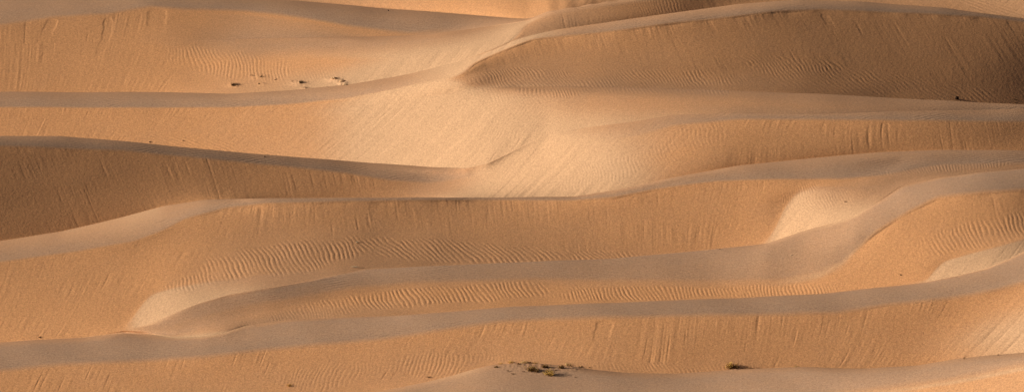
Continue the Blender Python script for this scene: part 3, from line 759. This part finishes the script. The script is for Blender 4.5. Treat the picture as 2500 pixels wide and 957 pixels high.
def sand_material(attr):
    m, N, K, P = new_mat('sand')
    P.inputs['Roughness'].default_value = 0.95
    P.inputs['Specular IOR Level'].default_value = 0.08
    tc = N.new('ShaderNodeTexCoord')

    def noise(scale, det=2.0, rough=.5):
        n = N.new('ShaderNodeTexNoise')
        n.inputs['Scale'].default_value = scale
        n.inputs['Detail'].default_value = det
        n.inputs['Roughness'].default_value = rough
        K.new(tc.outputs['Object'], n.inputs['Vector'])
        return n

    def math_(op, a, b, clamp=False):
        n = N.new('ShaderNodeMath')
        n.operation = op
        n.use_clamp = clamp
        for i, q in enumerate((a, b)):
            if isinstance(q, (int, float)):
                n.inputs[i].default_value = q
            else:
                K.new(q, n.inputs[i])
        return n.outputs[0]
    if attr:
        a = N.new('ShaderNodeAttribute')
        a.attribute_name = 'grain'
        g = a.outputs['Fac']
    else:
        v = N.new('ShaderNodeValue')
        v.outputs[0].default_value = .4
        g = v.outputs[0]
    big = noise(.35, 3, .6)
    mid = noise(2.2, 3, .6)
    fine = noise(5.0, 2, .7)
    grit = noise(11.0, 1, .5)
    g = math_('ADD', g, math_('MULTIPLY', math_('SUBTRACT', big.outputs['Fac'], .5), .30))
    g = math_('ADD', g, math_('MULTIPLY', math_('SUBTRACT', mid.outputs['Fac'], .5), .25), True)
    mix = N.new('ShaderNodeMix')
    mix.data_type = 'RGBA'
    K.new(g, mix.inputs['Factor'])
    mix.inputs['A'].default_value = (0.525, 0.274, 0.130, 1)
    mix.inputs['B'].default_value = (0.345, 0.226, 0.153, 1)
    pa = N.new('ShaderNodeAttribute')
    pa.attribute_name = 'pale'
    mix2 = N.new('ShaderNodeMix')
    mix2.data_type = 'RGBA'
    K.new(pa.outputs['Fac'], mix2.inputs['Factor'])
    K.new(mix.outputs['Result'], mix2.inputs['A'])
    mix2.inputs['B'].default_value = (0.49, 0.314, 0.190, 1)  # cream tint that adds brightness to the sunward faces
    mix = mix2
    # speckle of single light and dark grains
    sp_ = math_('ADD', math_('MULTIPLY', math_('SUBTRACT', fine.outputs['Fac'], .5), .60), math_('MULTIPLY', math_('SUBTRACT', grit.outputs['Fac'], .5), .75))
    sp_ = math_('ADD', sp_, 1.0)
    mul = N.new('ShaderNodeMix')
    mul.data_type = 'RGBA'
    mul.blend_type = 'MULTIPLY'
    mul.inputs['Factor'].default_value = 1
    K.new(mix.outputs['Result'], mul.inputs['A'])
    K.new(sp_, mul.inputs['B'])
    # hue scatter
    hs = N.new('ShaderNodeHueSaturation')
    K.new(mul.outputs['Result'], hs.inputs['Color'])
    K.new(math_('ADD', .5, math_('MULTIPLY', math_('SUBTRACT', grit.outputs['Color'], .5), .03)), hs.inputs['Hue'])
    K.new(hs.outputs['Color'], P.inputs['Base Color'])
    bp = N.new('ShaderNodeBump')
    bp.inputs['Strength'].default_value = .5
    bp.inputs['Distance'].default_value = .02
    K.new(fine.outputs['Fac'], bp.inputs['Height'])
    K.new(bp.outputs['Normal'], P.inputs['Normal'])
    return m


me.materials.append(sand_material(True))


# ------------------------------------------------------------------ plants, stones and twigs
def plain_mat(name, col, var=.35, scale=9.0):
    m, N, K, P = new_mat(name)
    P.inputs['Roughness'].default_value = .9
    P.inputs['Specular IOR Level'].default_value = .1
    tc = N.new('ShaderNodeTexCoord')
    n = N.new('ShaderNodeTexNoise')
    n.inputs['Scale'].default_value = scale
    n.inputs['Detail'].default_value = 3
    K.new(tc.outputs['Object'], n.inputs['Vector'])
    cr = N.new('ShaderNodeValToRGB')
    cr.color_ramp.elements[0].position = .3
    cr.color_ramp.elements[1].position = .7
    cr.color_ramp.elements[0].color = tuple(c * (1 - var) for c in col) + (1,)
    cr.color_ramp.elements[1].color = tuple(min(1, c * (1 + var)) for c in col) + (1,)
    K.new(n.outputs['Fac'], cr.inputs['Fac'])
    K.new(cr.outputs['Color'], P.inputs['Base Color'])
    return m


M_GOLD = plain_mat('dry_golden_blades', (.50, .32, .085))
M_STRAW = plain_mat('straw_blades', (.50, .38, .18))
M_OLIVE = plain_mat('dark_olive_leaves', (.125, .060, .022))
M_TWIG = plain_mat('dark_twigs', (.080, .044, .021))
M_BLEACH = plain_mat('bleached_wood', (.52, .42, .28))
M_STONE = plain_mat('dark_stone', (.045, .026, .016), .4, 5)
M_CRUST = plain_mat('sand_crust', (.50, .33, .19), .12, 6)


def place(u, v):
    """world point of the sand surface seen at a spot of the photograph, and metres per pixel there"""
    i = int(np.argmin(np.abs(UF - u)))
    for B in blocks:
        col = B['v'][:, i]
        if col[-1] <= v <= col[0]:
            Yq = np.interp(-v, -col, B['Y'][:, i])
            zq = np.interp(-v, -col, B['z'][:, i] + B['h'][:, i])
            tau, _ = ray(u, v)
            return Vector((tau * Yq, Yq, zq)), Yq * KPX
    i0 = [(abs(float(B['v'][0, i]) - v), B) for B in blocks]
    B = min(i0, key=lambda q: q[0])[1]
    tau, _ = ray(u, v)
    return Vector((tau * B['Y'][0, i], float(B['Y'][0, i]), float(B['z'][0, i] + B['h'][0, i]))), float(B['Y'][0, i]) * KPX


def mesh_obj(name, verts, faces, mat, parent=None):
    m = bpy.data.meshes.new(name)
    m.from_pydata(verts, [], faces)
    m.materials.append(mat)
    m.update()
    o = bpy.data.objects.new(name, m)
    COL.objects.link(o)
    if parent is not None:
        o.parent = parent
    return o


def blade(V, F, base, d, length, width, droop, segs=3):
    """one tapered, drooping blade, three sided so that it has thickness"""
    p = Vector(base)
    d = Vector(d).normalized()
    rings = []
    for i in range(segs + 1):
        f = i / segs
        w = width * (1 - f) ** .7 * .5 + .0015
        side = d.cross(Vector((.13, .21, 1))).normalized()
        up = side.cross(d).normalized()
        b = len(V)
        V.extend([tuple(p + side * w), tuple(p - side * w), tuple(p + up * w * .7)])
        rings.append(b)
        p = p + d * (length / segs)
        d = (d + Vector((0, 0, -droop / segs))).normalized()
    for a, b in zip(rings[:-1], rings[1:]):
        for j in range(3):
            k = (j + 1) % 3
            F.append((a + j, a + k, b + k, b + j))
    F.append((rings[-1], rings[-1] + 1, rings[-1] + 2))


def leaf(V, F, c, n, s):
    n = Vector(n).normalized()
    a = n.orthogonal().normalized()
    b = n.cross(a)
    k = len(V)
    V.extend([tuple(c + a * s), tuple(c + b * s * .45), tuple(c - a * s), tuple(c - b * s * .45), tuple(c + n * s * .2)])
    F.extend([(k, k + 1, k + 4), (k + 1, k + 2, k + 4), (k + 2, k + 3, k + 4), (k + 3, k, k + 4)])


def tag(o, label, cat, group=None):
    o['label'] = label
    o['category'] = cat
    if group:
        o['group'] = group


def thing(name, u, v, label, cat, group=None, sink=.03):
    p, k = place(u, v)
    e = bpy.data.objects.new(name, None)
    e.empty_display_size = .2
    COL.objects.link(e)
    e.location = p - Vector((0, 0, sink))
    tag(e, label, cat, group)
    return e, k


R_ = random.Random(11)


def grass(u, v, w, h, label, mat=None, name='grass_tuft', cat='grass tuft', n=None, group='dry tufts on the sand'):
    """w, h in photo pixels"""
    e, k = thing(name, u, v, label, cat, group)
    W, Hh = w * k * .5, h * k
    V, F = [], []
    n = n or int(30 + w * 3)
    for i in range(n):
        a = R_.uniform(0, 6.283)
        r = W * .45 * math.sqrt(R_.random())
        lean = R_.uniform(.1, 1.1)
        blade(V, F, (r * math.cos(a), r * math.sin(a) * .7, -.03), (lean * math.cos(a), lean * math.sin(a), R_.uniform(.6, 1.2)), Hh * R_.uniform(.6, 1.35), .012 + .012 * R_.random(), R_.uniform(.1, .9))
    mesh_obj('blades', V, F, mat or M_GOLD, e)
    V, F = [], []
    for i in range(max(6, n // 5)):
        a = R_.uniform(0, 6.283)
        r = W * .12 * math.sqrt(R_.random())
        blade(V, F, (r * math.cos(a), r * math.sin(a) * .7, -.03), (math.cos(a), math.sin(a), R_.uniform(.05, .5)), Hh * R_.uniform(.5, .9), .022, .3)
    mesh_obj('dead_base', V, F, M_TWIG, e)
    return e


def shrub(u, v, w, h, label, leafmat, gold=0.0, nst=26, density=1.0, group='low shrubs on the sand'):
    e, k = thing('desert_shrub', u, v, label, 'shrub', group)
    W, Hh = w * k * .43, h * k * .9
    V, F, LV, LF, GV, GF = [], [], [], [], [], []
    clumps = [(R_.uniform(-.75, .75), R_.uniform(-.6, .6), R_.uniform(.45, 1.0)) for _ in range(5)]
    for i in range(nst):
        cx, cy, ch = R_.choice(clumps)
        a = R_.uniform(0, 6.283)
        d = Vector((.6 * cx + .8 * math.cos(a) * R_.random(), .6 * cy + .6 * math.sin(a) * R_.random(), .9 * ch))
        ln = Hh * R_.uniform(.7, 1.2)
        base = Vector((cx * W * .55 + R_.uniform(-.1, .1) * W, cy * W * .4, -.05))
        blade(V, F, base, d, ln, .03, .15, 4)
        for q in range(int(14 * density)):
            f = R_.uniform(.15, 1.05)
            c = base + d.normalized() * ln * f + Vector((R_.gauss(0, 1) * W * .13, R_.gauss(0, 1) * W * .11, R_.gauss(0, 1) * Hh * .13))
            c.z = max(c.z, .01)
            tgt = (GV, GF) if (gold > 0 and R_.random() < gold * (.3 + 1.2 * min(1, c.z / Hh) - .3 * c.x / W)) else (LV, LF)  # dry golden leaves gather at top and left, painting in the sunlit side
            leaf(tgt[0], tgt[1], c, (R_.gauss(0, 1), R_.gauss(0, 1), R_.gauss(.5, 1)), R_.uniform(.03, .065))
    mesh_obj('stems', V, F, M_TWIG, e)
    mesh_obj('foliage', LV, LF, leafmat, e)
    if GV:
        mesh_obj('dry_lit_foliage', GV, GF, M_GOLD, e)
    return e


def stick(u, v, w, h, label, mat=None, n=3, name='fallen_twig', cat='twig', group='twigs lying on the sand'):
    p, k = place(u, v)
    k *= .8
    V, F = [], []
    L_ = w * k
    for i in range(n):
        x0 = -L_ * .5 + R_.uniform(0, .15) * L_
        ln = L_ * R_.uniform(.6, 1.0)
        blade(V, F, (x0, R_.uniform(-.06, .06), .02 + R_.random() * h * k * .4), (1, R_.uniform(-.25, .25), R_.uniform(-.02, .35) * h / max(w, 1) * 2), ln, .07, R_.uniform(0, .25), 4)
        for j in range(2):
            blade(V, F, (x0 + ln * R_.uniform(.3, .7), R_.uniform(-.03, .03), .05), (R_.uniform(-.2, 1), R_.uniform(-.5, .5), .7), h * k * R_.uniform(.5, 1.0), .035, .1, 2)
    o = mesh_obj(name, V, F, mat or M_TWIG)
    o.location = p
    tag(o, label, cat, group)
    return o


def stone(u, v, w, h, label, mat=None, name='stone', cat='stone', group='stones on the sand', flat=1.0):
    import bmesh
    p, k = place(u, v)
    k *= .8
    bm = bmesh.new()
    bmesh.ops.create_icosphere(bm, subdivisions=3, radius=1)
    sd = R_.randrange(1000)
    pts = np.array([v_.co[:] for v_ in bm.verts])
    n1 = pnoise(pts[:, 0] * 1.3 + sd, pts[:, 1] * 1.3 + pts[:, 2] * 1.1, 5) * .45 + pnoise(pts[:, 0] * 3.1, pts[:, 2] * 3.1 + pts[:, 1] + sd, 6) * .2
    for v_, d in zip(bm.verts, n1):
        v_.co *= 1 + d
        v_.co.x *= w * k * .5
        v_.co.y *= w * k * .4
        v_.co.z = v_.co.z * h * k * .6 + h * k * .3
    me_ = bpy.data.meshes.new(name)
    bm.to_mesh(me_)
    bm.free()
    me_.materials.append(mat or M_STONE)
    o = bpy.data.objects.new(name, me_)
    COL.objects.link(o)
    o.location = p
    tag(o, label, cat, group)
    return o


HG = 'shrubs and tufts on the near hummock'
shrub(1303, 906, 50, 17, 'broadest dark shrub in the middle of the near hummock', M_OLIVE, .25, 44, 1.3, HG)
shrub(1332, 898, 34, 11, 'dark low shrub touching the back right of the broadest hummock shrub', M_OLIVE, .12, 28, 1.1, HG)
shrub(1342, 915, 34, 17, 'orange golden shrub nearest the camera on the hummock', M_OLIVE, .95, 34, 1.3, HG)
shrub(1367, 899, 24, 11, 'ragged dark shrub just right of the main hummock clump', M_OLIVE, .2, 22, 1.0, HG)
grass(1386, 890, 26, 7, 'pale straw grass along the hummock top behind the ragged dark shrub', M_STRAW, group=HG)
shrub(1209, 897, 18, 7, 'small dark shrub farthest left on the hummock slope', M_OLIVE, .3, 14, .9, HG)
grass(1222, 888, 14, 6, 'yellow green tuft above the leftmost small dark shrub', M_GOLD, group=HG)
grass(1247, 885, 15, 8, 'golden tuft standing alone on the crest of the hummock', M_GOLD, group=HG)
grass(1278, 886, 22, 9, 'pale bleached tuft at the highest point of the hummock', M_STRAW, group=HG)
shrub(1268, 891, 16, 6, 'little dark shrub at the foot of the pale bleached tuft', M_OLIVE, .15, 12, .9, HG)
shrub(1290, 886, 12, 8, 'upright dark sprig right of the pale bleached tuft', M_OLIVE, .1, 10, 1.0, HG)
grass(1306, 887, 12, 6, 'short golden tuft behind the broadest dark shrub', M_GOLD, group=HG)
shrub(1393, 896, 12, 4, 'flat dark sprig below the pale straw grass', M_OLIVE, .1, 8, .8, HG)
shrub(1418, 896, 14, 6, 'reddish brown sprig alone at the right end of the hummock', M_TWIG, .25, 10, .9, HG)
shrub(1358, 904, 10, 5, 'tiny dark sprig between the golden shrub and the ragged dark shrub', M_OLIVE, .1, 7, .8, HG)
stick(1279, 908, 13, 3, 'thin dark twig on bare sand left of the broadest hummock shrub')
stick(1241, 906, 11, 3, 'short brown twig on the sand below the golden crest tuft')
stick(1254, 912, 16, 2, 'long thin twig lowest on the bare left front of the hummock')
stick(1440, 898, 7, 2, 'speck of a twig just beyond the right end of the hummock')
stick(1406, 921, 9, 2, 'small twig on the smooth sand below the right of the hummock')
shrub(1785, 900, 36, 17, 'lone golden shrub with a dark base on the near crest', M_OLIVE, .62, 44, 1.3)
grass(1942, 895, 14, 5, 'small straw tuft on the near crest right of the lone golden shrub', M_STRAW)
grass(2016, 895, 20, 3, 'low pale strip of grass on the near crest, right of the straw tuft', M_STRAW, n=60)
stick(1048, 921, 18, 4, 'flat dark twig on the pale sand left of the hummock')
grass(706, 941, 12, 8, 'small brown tuft on the slip face at the lower left edge', M_GOLD)
shrub(97, 825, 6, 5, 'tiny dark sprig at the foot of the lower left slip face', M_OLIVE, 0, 6, .8)
shrub(2353, 876, 5, 7, 'tiny upright sprig on the near crest at lower right', M_OLIVE, .1, 6, .8)
stick(2438, 867, 9, 4, 'little dark twig at the far right of the near crest')
SG = 'shrubs and twigs in the upper left hollow'
shrub(572, 211, 17, 9, 'darkest shrub at the left of the upper left hollow', M_TWIG, .05, 18, 1.1, SG)
stick(616, 187, 14, 3, 'thin flat twig at the top of the upper left hollow', group=SG)
shrub(638, 190, 10, 5, 'small dark sprig at the right end of the thin flat twig', M_TWIG, .05, 9, .9, SG)
shrub(634, 207, 9, 4, 'faint brown sprig right of the darkest hollow shrub', M_TWIG, .3, 8, .8, SG)
shrub(675, 194, 8, 3, 'tiny dark sprig alone in the middle of the upper left hollow', M_TWIG, 0, 7, .8, SG)
shrub(736, 205, 18, 7, 'ragged dark shrub in the right half of the upper left hollow', M_TWIG, .15, 18, 1.0, SG)
shrub(714, 200, 6, 3, 'speck of a sprig just left of the ragged hollow shrub', M_TWIG, 0, 6, .8, SG)
stick(746, 217, 14, 3, 'dark twig on the sand below the ragged hollow shrub', group=SG)
stone(815, 196, 18, 5, 'pale slab of crusted sand, upper one at the right of the hollow', M_CRUST, 'sand_clod', 'clod', 'crusted sand clods')
stone(835, 200, 18, 5, 'curved pale clod between two others at the right of the hollow', M_CRUST, 'sand_clod', 'clod', 'crusted sand clods')
stone(843, 209, 18, 4, 'lowest pale clod next to the grey crest at the right of the hollow', M_CRUST, 'sand_clod', 'clod', 'crusted sand clods')
stick(842, 209, 14, 3, 'dark twig caught on the lowest pale clod', group=SG)
stick(814, 196, 9, 3, 'dark twig caught on the upper crusted slab', group=SG)
stone(2336, 243, 12, 11, 'dark upright stone at the foot of the shaded right slip face')
stick(2252, 244, 16, 3, 'dark slanting twig left of the dark upright stone')
stick(2478, 244, 22, 2, 'long dark twig at the right edge, upper of two')
stick(2482, 253, 24, 3, 'long dark twig at the right edge, lower of two')
stick(868, 653, 32, 6, 'bleached dead branch at the edge of the rippled trough', M_BLEACH, 4, 'dead_branch', 'branch')
stick(874, 592, 14, 4, 'small pale twig among the ripples above the bleached branch', M_BLEACH)
stone(446, 344, 5, 3, 'tiny pale stone above the middle left crest', M_CRUST)
stone(366, 348, 5, 3, 'tiny brown stone above the middle left crest, left of the pale one')
stone(646, 383, 6, 3, 'tiny dark stone on the middle left crest')
stick(2064, 493, 8, 3, 'tiny dark twig on the pale ramp at right')
stick(1758, 609, 8, 3, 'tiny dark twig on the long grey crest right of centre')
stone(948, 27, 4, 4, 'tiny dark stone on the grey crest at the top')
stone(1932, 624, 4, 3, 'tiny white stone on the smooth grey slope right of centre', M_BLEACH)
stone(2199, 671, 5, 3, 'tiny dark stone on the lower right slip face')
